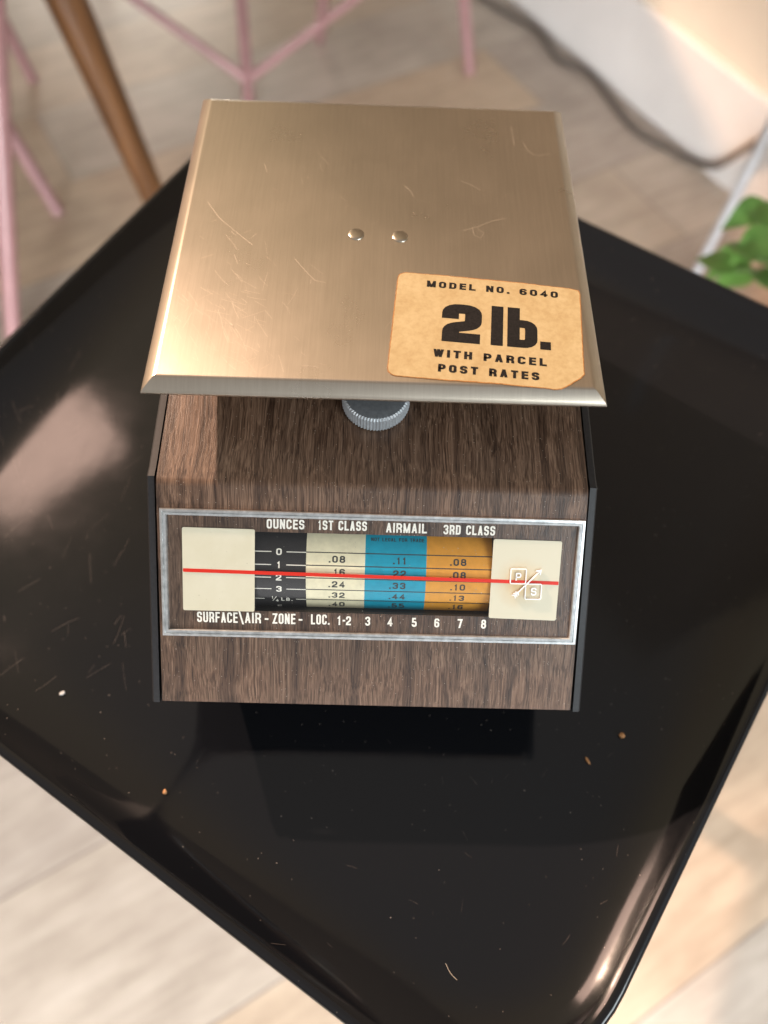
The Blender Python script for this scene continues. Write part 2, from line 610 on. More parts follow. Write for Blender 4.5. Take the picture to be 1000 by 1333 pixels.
def fillet(pts, r, n=5):
    out = [Vector(pts[0])]
    for i in range(1, len(pts) - 1):
        a, b, c = Vector(pts[i - 1]), Vector(pts[i]), Vector(pts[i + 1])
        u, w = (a - b), (c - b)
        lu, lw = u.length, w.length
        u.normalize()
        w.normalize()
        ang = math.acos(max(-1, min(1, u.dot(w))))
        if ang > 3.0:
            out.append(b)
            continue
        tl = min(r / math.tan(ang / 2), lu * .5 if i > 1 else lu * .98, lw * .5 if i < len(pts) - 2 else lw * .98)
        p0, p1 = b + u * tl, b + w * tl
        for k in range(n + 1):
            s = k / n
            out.append(p0 * (1 - s) ** 2 * 1 + b * 2 * s * (1 - s) * 1.0 + p1 * s * s)
    out.append(Vector(pts[-1]))
    return out


def ribbon(pts, th):
    """two-sided offset of a polyline, bevelled at sharp corners"""
    P = [Vector((p[0], p[1])) for p in pts]
    Q = [P[0]]
    for p in P[1:]:
        if (p - Q[-1]).length > 1e-6:
            Q.append(p)
    P = Q
    closed = (P[0] - P[-1]).length < 1e-6
    Lf, Rt = [], []
    n = len(P)
    for i in range(n):
        if closed and i in (0, n - 1):
            d0 = (P[-1] - P[-2]).normalized()
            d1 = (P[1] - P[0]).normalized()
        else:
            d0 = (P[i] - P[i - 1]).normalized() if i > 0 else (P[1] - P[0]).normalized()
            d1 = (P[i + 1] - P[i]).normalized() if i < n - 1 else d0
        n0, n1 = Vector((-d0.y, d0.x)), Vector((-d1.y, d1.x))
        mm = (n0 + n1)
        if mm.length < 0.3:
            mm = n0
        mm.normalize()
        k = min(1.9, 1 / max(0.3, mm.dot(n0)))
        Lf.append(P[i] + mm * th / 2 * k)
        Rt.append(P[i] - mm * th / 2 * k)
    v = Lf + Rt
    f = [[i, i + 1, n + i + 1, n + i] for i in range(n - 1)]
    return v, f


def glyph_strokes(ch, w, h, t, k=1.0, rnd=0.45):
    """list of (verts, faces) in a w x h box; k = how much thicker uprights are than bars"""
    if ch == '.':
        s = t * 1.05
        return [([Vector((0, 0)), Vector((s * k, 0)), Vector((s * k, s)), Vector((0, s))], [[0, 1, 2, 3]])]
    W = w / k
    out = []
    for pts, mode in G[ch]:
        if mode == 4:          # slanting stroke cut level at foot and head
            (xa, _a), (xb, _b) = [(t / 2 + x * (W - t), y) for x, y in pts]
            hw_ = t / 2 * min(1.35, math.hypot(xb - xa, h) / h) * (0.92 if ch in 'MW' else 1)
            out.append(([Vector((p * k, y)) for p, y in ((xa - hw_, 0), (xa + hw_, 0), (xb + hw_, h), (xb - hw_, h))], [[0, 1, 2, 3]]))
            continue
        q = [(t / 2 + x * (W - t), t / 2 + y * (h - t)) for x, y in pts]
        # butt ends that should reach the edge of the box
        if ch not in 'OCGS0235698' or mode == 0:
            q = [Vector(p) for p in q]
            if mode in (0,) or ch in 'UPRDB':
                for e, nb in ((0, 1), (-1, -2)):
                    d = (q[e] - q[nb])
                    if abs(d.x) < 1e-6 or abs(d.y) < 1e-6 or ch in 'AMNWZ7\\/':
                        if (q[0] - q[-1]).length > 1e-6:
                            q[e] = q[e] + d.normalized() * t / 2 * (1 if not (ch == 'A' and len(q) == 2) else 0)
        r = rnd * min(W, h)
        if mode in (0, 5):
            path = q
        elif mode == 1:
            path = fillet(q, r)
        elif mode == 2:        # square at the stem, round on the bowl
            path = [q[0], q[1]] + fillet(q[1:], r)[1:] if ch != 'D' else [q[0], q[1]] + fillet(q[1:], r)[1:]
        else:
            path = [q[0], q[1], q[2]] + fillet(q[2:], r)[1:]
        v, f = ribbon(path, t)
        out.append(([Vector((p.x * k, p.y)) for p in v], f))
    return out


def write(mb, text, place, m, h, w, t, gap, k=1.0, rnd=0.45, x0=0.0, y0=0.0, width=None, lift=4e-5, align='left'):
    """place(u, v, lift) -> 3D point. Text starts at x0 with baseline y0; width rescales the run."""
    adv = []
    for c in text:
        adv.append(WID.get(c, 1.0) * w)
    total = sum(adv) + gap * (len(text) - 1)
    s = (width / total) if width else 1.0
    x = x0 - (total * s if align == 'right' else total * s / 2 if align == 'centre' else 0)
    for c, a in zip(text, adv):
        if c != ' ':
            for i, (v, f) in enumerate(glyph_strokes(c, a * s, h, t, k, rnd)):
                mb.add([place(x + p.x, y0 + p.y, lift + i * 1.2e-5) for p in v], f, m)
        x += (a + gap) * s


# ================================================================== THE SETTING
mb = MB()
mb.add([(-3, -2.5, 0), (3, -2.5, 0), (3, 4, 0), (-3, 4, 0)], [[0, 1, 2, 3]], M['floor'])
fl = mb.build('floor', smooth=False)
fl['kind'] = 'structure'

# wall on the right, with its skirting board
wa, wb = Vector((0.209, 1.388, 0)), Vector((0.60, 0.727, 0))
wd = (wb - wa).normalized()
wnrm = Vector((wd.y, -wd.x, 0))
if wnrm.x > 0:
    wnrm = -wnrm
wa, wb = wa - wnrm * 0.03, wb - wnrm * 0.03
w0, w1 = wa - wd * 1.6, wb + wd * 1.0


def slab(mb, a, b, z0, z1, t0, t1, m, bev=0.0):
    """upright slab along a-b; t0,t1 = distance of its two faces from the line, along the wall normal"""
    prof = [(t0, z0), (t1, z0), (t1, z1 - bev), (t1 - bev * 0.8, z1), (t0, z1)]
    rings = [[p + wnrm * t + Vector((0, 0, z)) for t, z in prof] for p in (a, b)]
    loft(mb, rings, m, True, True, True)


wall = thing('wall', 'cream painted wall with a white skirting board, at the right behind the tray', 'wall', (w0 + w1) / 2)
mb = MB()
slab(mb, w0, w1, 0.0, 2.3, -0.11, -0.012, M['wall'])
mb.build('wall_face', wall, smooth=False)
mb = MB()
slab(mb, w0, w1, 0.0, 0.150, -0.0118, 0.0, M['skirting'], 0.004)
mb.build('skirting_board', wall, smooth=False)


# ================================================================== BACKGROUND FURNITURE
def chair(label, feet, tops, braces=()):
    c0 = sum((Vector(f) for f in feet), Vector()) / 4
    c0.z = 0
    ch = thing('pink_chair', label, 'chair', c0, 'pink metal chairs standing on the floor behind the tray')
    for f, tp in zip(feet, tops):
        mb = MB()
        f, tp = Vector(f), Vector(tp)
        tube(mb, [f, f + (tp - f) * 0.015, tp], [0.0085, 0.0095, 0.0135], M['pink'])
        mb.build('leg', ch, f)
    for a, b in braces:
        mb = MB()
        tube(mb, [a, b], 0.0075, M['pink'])
        mb.build('brace', ch, a)
    c1 = sum((Vector(t) for t in tops), Vector()) / 4
    d = (Vector(tops[0]) - c1)
    mb = MB()
    rings = []
    for z, s in ((0, 1.0), (0.004, 1.12), (0.02, 1.14), (0.026, 1.1)):
        ring = []
        base = sorted(tops, key=lambda p: math.atan2(p[1] - c1.y, p[0] - c1.x))
        q = [c1 + (Vector(p) - c1) * 1.12 * s for p in base]
        pts = []
        for i in range(4):
            a, b, c = q[i - 1], q[i], q[(i + 1) % 4]
            for k in range(6):
                u = k / 5
                pts.append((b + (a - b) * .25) * (1 - u) ** 2 + b * 2 * u * (1 - u) + (b + (c - b) * .25) * u * u)
        ring = [Vector((p.x, p.y, c1.z + z)) for p in pts]
        rings.append(ring)
    loft(mb, rings, M['pink'], True, True, True)
    mb.build('seat', ch, c1)
    return ch


def on_leg(foot, px_top, z):
    return ray_at(px_top[0], px_top[1], z)


def lerp(a, b, z):
    a, b = Vector(a), Vector(b)
    return a + (b - a) * ((z - a.z) / (b.z - a.z))


SH = 0.43
# middle chair: two legs in view, braces rising from the near leg
f2 = ray_at(326, 160, 0)
t2 = lerp(f2, ray_at(314, 0, 0.10), SH)
f1 = ray_at(612, 98, 0)
t1 = lerp(f1, ray_at(604, 0, 0.085), SH)
b1 = ray_at(90, -62, 0.22)
f4 = Vector((b1.x - 0.03, b1.y + 0.03, 0))
t4 = lerp(f4, b1, SH)
f3 = f1 + (f4 - f2)
t3 = t1 + (t4 - t2)
bl = lerp(f2, t2, 0.035)
chair('pink metal chair with V braces and two legs showing, behind the metal platform',
      [f1, f2, f3, f4], [t1, t2, t3, t4],
      [(bl, b1), (bl, lerp(f1, t1, 0.17)), (lerp(f4, t4, 0.2), lerp(f3, t3, 0.2))])
# left edge: nearest chair
fa = ray_at(78, 280, 0)
ta = lerp(fa, ray_at(0, 150, 0.115), SH)
fb = ray_at(19, 470, 0)
tb = lerp(fb, ray_at(0, 170, 0.27), SH)
fc, fd = fa + Vector((-0.36, 0.10, 0)), fb + Vector((-0.36, 0.05, 0))
chair('pink metal chair at the left edge, nearest of the chairs, just beyond the tray',
      [fa, fb, fc, fd], [ta, tb, ta + Vector((-0.30, 0.06, 0)), tb + Vector((-0.30, 0.0, 0))])
# far left chair: one leg in view
fa = ray_at(45, 108, 0)
ta = lerp(fa, ray_at(0, 20, 0.075), SH)
chair('pink metal chair in the far left corner, only one slanting leg in view',
      [fa, fa + Vector((-0.36, 0.05, 0)), fa + Vector((-0.30, 0.40, 0)), fa + Vector((0.05, 0.38, 0))],
      [ta, ta + Vector((-0.30, 0.03, 0)), ta + Vector((-0.27, 0.32, 0)), ta + Vector((0.02, 0.31, 0))])

# tapered wooden leg of a table at the upper left
foot = ray_at(222, 305, 0)
topp = lerp(foot, ray_at(87, 0, 0.335), 0.66)
tbl = thing('wooden_table', 'brown wooden table leg, tapered and slanting, at the upper left behind the tray', 'table leg', foot)
mb = MB()
n = 10
rings = []
for i in range(n + 1):
    s = i / n
    p = foot + (topp - foot) * s
    r = 0.0165 + 0.0140 * s
    rings.append([p + Vector((math.cos(a) * r, math.sin(a) * r, 0)) for a in [2 * math.pi * k / 20 for k in range(20)]])
loft(mb, rings, M['teak'], True, True, True)
mb.build('leg', tbl, foot)

# cable along the skirting
pts = [ray_at(x, y, 0.0065) for x, y in ((600, -30), (640, 2), (700, 38), (728, 74), (768, 94), (800, 132), (828, 166), (868, 190))]
pts = [p + wnrm * 0.004 for p in pts]


def ray_wall(px, py, off):
    d = CAM_R * ((px - 500) / 993.3) + CAM_U * (-(py - 666.5) / 993.3) + CAM_F
    return CAM_C + d * ((wa + wnrm * off - CAM_C).dot(wnrm) / d.dot(wnrm))


pts += [ray_wall(905, 211, .012), ray_wall(932, 217, .008), ray_wall(958, 203, .008), ray_wall(1002, 176, .008), ray_wall(1060, 146, .008)]
mb = MB()
tube(mb, smooth_path(pts, 6), 0.0048, M["cable"], 10)
o = mb.build('power_cable', None, pts[5])
tag(o, 'dark power cable wandering along the foot of the white skirting board', 'cable')

# upright steel pole behind the tray
pf = ray_at(874, 420, 0)
mb = MB()
tube(mb, [pf, pf + Vector((0, 0, 0.004)), pf + Vector((0.0, 0.0, 1.2))], [0.0065, 0.0065, 0.0065], M['steel'], 18)
pole = thing('steel_pole', 'slim upright steel pole standing between the green plant and the wall', 'pole', pf)
mb.build('pole_shaft', pole, pf)
mb = MB()
loft(mb, [[pf + Vector((math.cos(a) * r, math.sin(a) * r, z)) for a in [2 * math.pi * k / 28 for k in range(28)]]
          for r, z in ((0.07, 0), (0.07, 0.006), (0.06, 0.012), (0.009, 0.016))], M['steel'], True, True, True)
mb.build('pole_base', pole, pf)

# potted plant at the right edge
pc = ray_at(1030, 470, 0.0)
pc.z = 0
plant = thing('potted_plant', 'green leafy plant in a terracotta pot behind the right corner of the tray', 'plant', pc)
mb = MB()
prof = [(0.055, 0), (0.075, 0.125), (0.083, 0.126), (0.085, 0.155), (0.077, 0.156), (0.073, 0.13)]
loft(mb, [[pc + Vector((math.cos(a) * r, math.sin(a) * r, z)) for a in [2 * math.pi * k / 32 for k in range(32)]] for r, z in prof], M['terracotta'], True, True, False)
mb.build('pot', plant, pc)
mb = MB()
mb.add([pc + Vector((math.cos(a) * .0735, math.sin(a) * .0735, .135)) for a in [2 * math.pi * k / 32 for k in range(32)]], [list(range(32))], M['soil'])
mb.build('soil', plant, pc)


def leaf(mb, base, tip, width, nrm, curl=0.12):
    base, tip = Vector(base), Vector(tip)
    ax = tip - base
    L = ax.length
    side = ax.cross(nrm).normalized()
    nn = side.cross(ax).normalized()
    n = 9
    vs, fs = [], []
    for i in range(n + 1):
        s = i / n
        w = width * (math.sin(math.pi * s ** 0.72) ** 1.15) * 0.5 + 0.0004
        cpt = base + ax * s + nn * (curl * L * math.sin(math.pi * s))
        for q, lift in ((-1, .16), (-.5, .04), (0, -.03), (.5, .04), (1, .16)):
            vs.append(cpt + side * (w * q) + nn * (w * lift))
    for i in range(n):
        for j in range(4):
            a = i * 5 + j
            fs.append([a, a + 1, a + 6, a + 5])
    mb.add(vs, fs, M['leaf'])


leaves = [((938, 300), (1000, 264), .030, .36), ((985, 300), (1040, 262), .034, .34), ((918, 366), (978, 322), .032, .33), ((905, 338), (958, 352), .028, .35),
          ((950, 345), (1012, 303), .036, .37), ((985, 372), (1045, 330), .036, .33), ((925, 374), (985, 352), .028, .29),
          ((965, 262), (1000, 300), .020, .36), ((946, 318), (985, 338), .022, .37), ((920, 345), (962, 330), .020, .34), ((975, 350), (1008, 380), .024, .35),
          ((1000, 345), (1065, 362), .036, .35), ((1010, 400), (1075, 400), .036, .30), ((965, 330), (1020, 340), .032, .31)]
for i, ((ax, ay), (bx, by), w, z) in enumerate(leaves):
    A, B = ray_at(ax, ay, z), ray_at(bx, by, z + 0.012)
    if i % 2:
        A, B = A, B
    mb = MB()
    leaf(mb, B, A, w * 0.85, Vector((random.uniform(-.3, .3), -0.35 + random.uniform(-.2, .2), 1)))
    mb.build('leaf', plant, B)
    mb = MB()
    st = pc + Vector((random.uniform(-.03, .03), random.uniform(-.03, .03), 0.134))
    mid = (st + B) / 2 + Vector((0, 0, 0.02))
    tube(mb, smooth_path([st, mid, B], 5), [0.0022] * 11, M['stem'], 8)
    mb.build('stem', plant, st)

# ================================================================== TRAY TABLE
RIM = 0.013


def line_x(p, q, r, s):
    p, q, r, s = [Vector(v).to_2d() for v in (p, q, r, s)]
    d, e = q - p, s - r
    t_ = ((r - p).x * e.y - (r - p).y * e.x) / (d.x * e.y - d.y * e.x)
    return p + d * t_


zr = TRAY + RIM - 0.001
lb = [ray_at(0, 447, zr), ray_at(240, 212, zr)]
rb = [ray_at(765, 288, zr), ray_at(1000, 398, zr)]
lf = [ray_at(0, 985, zr), ray_at(400, 1297, zr)]
rt = [ray_at(1000, 905, zr), ray_at(850, 1222, zr)]
quad = [line_x(*lf, *lb), line_x(*lb, *rb), line_x(*rb, *rt), line_x(*rt, *lf)]
NC = 14


def tray_ring(inset, z, rad):
    n = 4
    q = quad
    # inset every side
    sides = []
    cen = sum(q, Vector((0, 0))) / 4
    for i in range(4):
        a, b = q[i], q[(i + 1) % 4]
        d = (b - a).normalized()
        nr = Vector((-d.y, d.x))
        if nr.dot(cen - a) < 0:
            nr = -nr
        sides.append((a + nr * inset, b + nr * inset))
    pts = []
    for i in range(4):
        p0, p1 = sides[i - 1]
        p2, p3 = sides[i]
        c = line_x(p0.to_3d(), p1.to_3d(), p2.to_3d(), p3.to_3d())
        u, w = (p0 - c).normalized(), (p3 - c).normalized()
        ang = math.acos(u.dot(w))
        r = max(0.004, rad)
        tl = r / math.tan(ang / 2)
        bis = (u + w).normalized()
        o_ = c + bis * (r / math.sin(ang / 2))
        A, B = c + u * tl - o_, c + w * tl - o_
        a0 = math.atan2(A.y, A.x)
        da = (math.atan2(B.y, B.x) - a0 + math.pi) % (2 * math.pi) - math.pi
        for k in range(NC + 1):
            a = a0 + da * k / NC
            pts.append(Vector((o_.x + r * math.cos(a), o_.y + r * math.sin(a), z)))
    return pts


CR = 0.062
prof = [(0.0085, -0.010), (0.0030, -0.004), (0.0008, 0.004), (0.0, 0.0095), (0.0004, 0.0118), (0.0016, 0.0129), (0.0030, 0.0130), (0.0044, 0.0124),
        (0.0062, 0.0109), (0.0090, 0.0086), (0.0125, 0.0066), (0.0170, 0.0048), (0.0220, 0.0032), (0.0280, 0.0018), (0.0340, 0.0008), (0.040, 0.0002), (0.046, 0.0), (0.060, 0.0)]
tcn = sum(quad, Vector((0, 0))) / 4


def on_tray(px, py, up=0.0):
    """point of the tray surface, coved edge included, at that pixel"""
    z = TRAY
    for _i in range(4):
        p = ray_at(px, py, z)
        z = tray_z(p.x, p.y)
    return Vector((p.x, p.y, z + up))


def tray_z(x, y):
    d_in = 1.0
    for i in range(4):
        a, b = quad[i], quad[(i + 1) % 4]
        d = (b - a).normalized()
        d_in = min(d_in, abs(d.x * (y - a.y) - d.y * (x - a.x)))
    for (i0, z0), (i1, z1) in zip(prof[6:], prof[7:]):
        if i0 <= d_in < i1:
            return TRAY + z0 + (z1 - z0) * (d_in - i0) / (i1 - i0)
    return TRAY
tray = thing('tray_table', 'glossy black tray table with a raised rounded rim, holding the postal scale', 'tray table', (tcn.x, tcn.y, 0))
mb = MB()
rings = [tray_ring(i, TRAY + z, CR - i) for i, z in prof]
loft(mb, rings, M['lacquer'], True, False, True)
und = [tray_ring(i, TRAY + z, CR - i) for i, z in ((0.0085, -0.010), (0.012, -0.012), (0.05, -0.012))]
loft(mb, und, M['lacquer'], True, False, True)
hs = random.Random(11)
for k in range(60):
    if k < 42:
        x, y, a = hs.uniform(-10, 165), hs.uniform(420, 900), hs.uniform(.6, 2.2)
    else:
        x, y, a = hs.uniform(250, 820), hs.uniform(960, 1260), hs.uniform(0, 3.1)
    p = on_tray(x, y)
    Ls, bend = hs.uniform(.002, .016) if k < 42 else hs.uniform(.001, .005), hs.uniform(-.06, .06)
    path = []
    for i in range(6):
        path.append((p.x, p.y))
        a += bend
        p = p + Vector((math.cos(a), math.sin(a), 0)) * Ls / 5
    hv, hf = ribbon(path, hs.uniform(.00003, .00008))
    mb.add([Vector((q.x, q.y, tray_z(q.x, q.y) + .00006)) for q in hv], hf, M['hairline'])
mb.build('tray_top', tray, (tcn.x, tcn.y, TRAY), angle=50)
for q in quad:
    p = tcn + (q - tcn) * 0.62
    mb = MB()
    tube(mb, [(p.x, p.y, 0), (p.x, p.y, TRAY - 0.0125)], 0.011, M['black_panel'], 16)
    mb.build('leg', tray, (p.x, p.y, 0))

# ================================================================== POSTAL SCALE
BX, YB, ZB, Y1, Z1, SL = 0.0002, -0.0969, Z0 - 0.0258, -0.1572, Z0 - 0.0774, 0.0952
WF = 0.146
YBK = 0.078                      # back of the housing
FL = math.hypot(Y1 - YB, Z1 - ZB)
DV = Vector((0, (Y1 - YB) / FL, (Z1 - ZB) / FL))
FN = Vector((0, DV.z, -DV.y))
FN = -FN if FN.z < 0 else FN
scale = thing('postal_scale', 'vintage woodgrain postal scale with brushed metal platform, standing on the black tray', 'postal scale', (0, -0.03, TRAY))


def F(u, v, h=0.0):
    """point on the sloping dial face: u mm across, v mm down from the bend, h metres above"""
    return Vector((BX + u / 1000, YB, ZB)) + DV * (v / 1000) + FN * h


def Ft(u, v, lift):          # for lettering laid out with v pointing up, metres
    return F(u * 1000, -v * 1000, lift)


HU0, HU1, HV0, HV1 = -40.3, 41.9, 16.6, 44.9      # window opening (mm)


def band_with_hole(mb, u0, u1, v0, v1, h, m, uvoff=0.0):
    us, vs = [u0, HU0, HU1, u1], [v0, HV0, HV1, v1]
    pts = [F(u, v, h) for v in vs for u in us]
    uvs = [(u / 1000, -v / 1000 + uvoff) for v in vs for u in us]
    fs = [[r * 4 + c, r * 4 + c + 1, r * 4 + c + 5, r * 4 + c + 4] for r in range(3) for c in range(3) if not (r == 1 and c == 1)]
    mb.add(pts, fs, m, uvs)


# wooden cover: sloping face with the window opening, rounded bend, top, back
mb = MB()
hw = WF / 2 * 1000
VB = 1.6                         # bend radius run-out, mm
band_with_hole(mb, -hw, hw, VB, FL * 1000, 0.0, M['veneer'])
topd = Vector((0, 1, SL)).normalized()
sec = []
pA = F(0, VB) - Vector((BX, 0, 0))
pB = Vector((0, YB, ZB)) + topd * 0.0016
corner = Vector((0, YB, ZB))
for k in range(7):
    s = k / 6
    sec.append(pA * (1 - s) ** 2 + corner * 2 * s * (1 - s) + pB * s * s)
ztop_back = ZB + SL * (YBK - YB)
sec += [Vector((0, YB + (YBK - YB) * q, ZB + SL * (YBK - YB) * q)) for q in (.25, .5, .75)] + [Vector((0, YBK - .002, ztop_back - .0002)), Vector((0, YBK, ztop_back - .002)), Vector((0, YBK, TRAY + 0.006))]
verts, uvs, dist = [], [], 0
for i, p in enumerate(sec):
    if i:
        dist += (p - sec[i - 1]).length
    for sx in (-1, 1):
        verts.append(p + Vector((BX + sx * WF / 2, 0, 0)))
        uvs.append((sx * WF / 2, -VB / 1000 + dist))
mb.add(verts, [[2 * i, 2 * i + 1, 2 * i + 3, 2 * i + 2] for i in range(len(sec) - 1)], M['veneer'], uvs)
# turned under edge at the front lip
lip = [F(-hw, FL * 1000), F(hw, FL * 1000), F(hw, FL * 1000 + .25, -0.0009), F(-hw, FL * 1000 + .25, -0.0009),
       F(hw, FL * 1000, -0.0022), F(-hw, FL * 1000, -0.0022)]
mb.add(lip, [[0, 1, 2, 3], [3, 2, 4, 5]], M['veneer'], [(p.x, -0.08) for p in lip])
mb.build('wood_cover', scale, (0, YB, ZB), angle=40, fix=False)

# black well around the drum
mb = MB()
wv = [F(u, v, h) for h in (-0.0002, -0.012) for u, v in ((HU0, HV0), (HU1, HV0), (HU1, HV1), (HU0, HV1))]
mb.add(wv, [[0, 1, 5, 4], [1, 2, 6, 5], [2, 3, 7, 6], [3, 0, 4, 7], [4, 5, 6, 7]], M['black_matte'])
mb.build('window_well', scale, F(0, 30), smooth=False)

# side panels and the black underbody
def prof_panel(off):
    b = Vector((0, YB + .0022, ZB - .0006))
    f0 = F(0, FL * 1000 + 0.9, off) - Vector((BX, 0, 0))
    f1 = F(0, FL * 1000 + 0.9, off - 0.004) - Vector((BX, 0, 0))
    fb = b + FN * off * .3
    return [f0, fb, Vector((0, fb.y + .004, fb.z + SL * .004 - .0006)), Vector((0, YBK + .001, ztop_back - .0016)), Vector((0, YBK + .001, TRAY + .004)),
            Vector((0, -0.088, TRAY + .004)), Vector((0, -0.098, TRAY + .008)), f1]


for sx in (-1, 1):
    mb = MB()
    x0 = BX + sx * (WF / 2 + .0011)
    x1 = x0 + sx * .0026
    pr = prof_panel(-0.0006)
    c = sum(pr, Vector()) / len(pr)
    rr = []
    for x, s in ((x0, 0.0), (x1 - sx * .0005, 0.0), (x1, .0005)):
        rr.append([p + (c - p).normalized() * s + Vector((x, 0, 0)) for p in pr])
    loft(mb, rr, M['black_panel'], True, True, True)
    mb.build('side_panel', scale, (x0, -0.03, TRAY + 0.05), angle=30)
mb = MB()
un = [F(0, FL * 1000 - 1, -0.003), Vector((0, -0.088, TRAY + 0.0055)), Vector((0, YBK - .001, TRAY + 0.0055))]
un2 = [Vector((0, p.y, p.z)) for p in un]
rr = [[p + Vector((BX + sx * (WF / 2 + .0009), 0, 0)) for p in un2] for sx in (-1, 1)]
mb.add(rr[0] + rr[1], [[0, 1, 4, 3], [1, 2, 5, 4]], M['black_panel'])
mb.build('base_plate', scale, (0, 0, TRAY + 0.0055), smooth=False)
for x in (-0.055, 0.055):
    for y in (-0.072, 0.062):
        mb = MB()
        loft(mb, [[Vector((x + math.cos(a) * r, y + math.sin(a) * r, TRAY + z)) for a in [2 * math.pi * k / 20 for k in range(20)]]
                  for r, z in ((0.0055, 0.0001), (0.0062, 0.001), (0.0058, 0.0056))], M['black_matte'], True, True, True)
        mb.build('rubber_foot', scale, (x, y, TRAY))

# printed dial panel with its lettering
mb = MB()
FO = [(-71.9, 9.15), (72.7, 9.5), (72.6, 54.1), (-71.9, 54.4)]
FI = [(-69.6, 11.4), (70.4, 11.6), (70.1, 51.8), (-69.7, 52.0)]
band_with_hole(mb, -70.5, 71.3, 10.6, 53.0, 0.0002, M['veneer_dial'], 0.31)
mm = 1 / 1000
L_ = 0.00028


def dial_text(s, u0, u1, vbase, h=3.35, t=.60, rnd=.34, gap=.42):
    write(mb, s, Ft, M['white_ink'], h * mm, 1.75 * mm, t * mm, gap * mm, 1.0, rnd, u0 * mm, -vbase * mm, (u1 - u0) * mm, L_)


dial_text('OUNCES', -35.8, -23.0, 15.37)
dial_text('1ST CLASS', -18.4, -1.7, 15.35)
dial_text('AIRMAIL', 4.8, 18.8, 15.62)
dial_text('3RD CLASS', 24.4, 42.1, 15.75)
dial_text('SURFACE', -60.0, -45.9, 49.42, 3.8)
dial_text('\\', -45.7, -43.7, 49.9, 5.0)
dial_text('AIR', -43.4, -37.8, 49.35, 3.8)
dial_text('-', -36.5, -35.2, 49.4)
dial_text('ZONE', -33.8, -25.8, 49.36, 3.8)
dial_text('-', -24.7, -23.4, 49.4)
dial_text('LOC.', -20.4, -14.0, 49.25, 3.7)
for s, u in (('1', -10.6), ('-', -8.9), ('2', -7.3), ('3', -.6), ('4', 7.2), ('5', 15.7), ('6', 23.6), ('7', 31.7), ('8', 40.0)):
    wdt = .9 if s == '-' else 1.75
    dial_text(s, u - wdt / 2, u + wdt / 2, 49.25, 3.3)
dial = mb.build('dial_panel', scale, F(0, 30), smooth=False, fix=False)


# metal frame around the dial, with a groove
mb = MB()
def frame_ring(s, h):
    return [F(a[0] + (b[0] - a[0]) * s, a[1] + (b[1] - a[1]) * s, h) for a, b in zip(FO, FI)]
loft(mb, [frame_ring(s, h) for s, h in ((0, 0.0001), (0, .0009), (.06, .0013), (.40, .0014), (.46, .0010), (.54, .0010), (.60, .0014), (.90, .0013), (1, .0009), (1, .00022))], M['chrome'])
mb.build('frame', dial, F(0, 30), angle=25)

# clear window lens in the opening
t = NT('clear_acrylic')
for nd in list(t.n):
    t.n.remove(nd)
out = t.node('ShaderNodeOutputMaterial')
tr = t.node('ShaderNodeBsdfTransparent')
tr.inputs[0].default_value = (0.99, 0.99, 0.98, 1)
gl = t.node('ShaderNodeBsdfGlossy')
gl.inputs['Roughness'].default_value = 0.06
lw = t.node('ShaderNodeLayerWeight')
lw.inputs[0].default_value = 0.5
f4 = t.math('POWER', lw.outputs['Facing'], 4.0)
mx = t.node('ShaderNodeMixShader')
t.link(t.math('ADD', t.math('MULTIPLY', f4, 0.6), 0.03), mx.inputs[0])
t.link(tr.outputs[0], mx.inputs[1])
t.link(gl.outputs[0], mx.inputs[2])
df = t.node('ShaderNodeBsdfDiffuse')
df.inputs[0].default_value = (0.6, 0.56, 0.5, 1)
mx2 = t.node('ShaderNodeMixShader')
v = t.coords('Object')
t.link(t.math('MULTIPLY', t.math('MAXIMUM', t.specks(v, 330, 0.055, 0.3), t.specks(v, 900, 0.09, 0.12)), 0.5), mx2.inputs[0])
t.link(mx.outputs[0], mx2.inputs[1])
t.link(df.outputs[0], mx2.inputs[2])
t.link(mx2.outputs[0], out.inputs[0])
M['acrylic'] = t.m
mb = MB()
mb.add([F(HU0 - .2, HV0 - .1, .00027), F(HU1 + .2, HV0 - .1, .00027), F(HU1 + .2, HV1 + .1, .00027), F(HU0 - .2, HV1 + .1, .00027)], [[0, 3, 2, 1]], M['acrylic'])
mb.build('window_lens', dial, F(0, 30), smooth=False, fix=False)


# cream squares
def rounded_plate(mb, q, h0, h1, m, r=.7):
    pts = []
    for i in range(4):
        a, b, c = [Vector(q[j % 4]) for j in (i - 1, i, i + 1)]
        u, w = (a - b).normalized() * r, (c - b).normalized() * r
        for k in range(5):
            s = k / 4
            pts.append((b + u) * (1 - s) ** 2 + b * 2 * s * (1 - s) + (b + w) * s * s)
    loft(mb, [[F(p.x, p.y, h0) for p in pts], [F(p.x, p.y, h1) for p in pts]], m, True, False, True)


mb = MB()
rounded_plate(mb, [(-64.5, 15.6), (-39.8, 15.75), (-40.0, 45.05), (-64.7, 45.1)], .00022, .00055, M['cream'])
mb.build('cream_square', dial, F(-52, 30), angle=30)
mb = MB()
rounded_plate(mb, [(41.75, 16.9), (65.3, 17.05), (65.15, 45.6), (41.6, 45.2)], .00022, .00055, M['cream_brown_spot'])
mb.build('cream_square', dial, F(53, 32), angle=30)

# red reading line across the window and the squares
mb = MB()
ra, rb_ = Vector((-64.4, 30.7)), Vector((65.1, 32.0))
loft(mb, [[F(ra.x, ra.y - .62, h), F(rb_.x, rb_.y - .62, h), F(rb_.x, rb_.y + .62, h), F(ra.x, ra.y + .62, h)] for h in (.00057, .00066)], M['red_ink'], True, True, True)
mb.build('reading_line', dial, F(0, 31), smooth=False)

# raised emblem: two lettered boxes and an arrow
mb = MB()


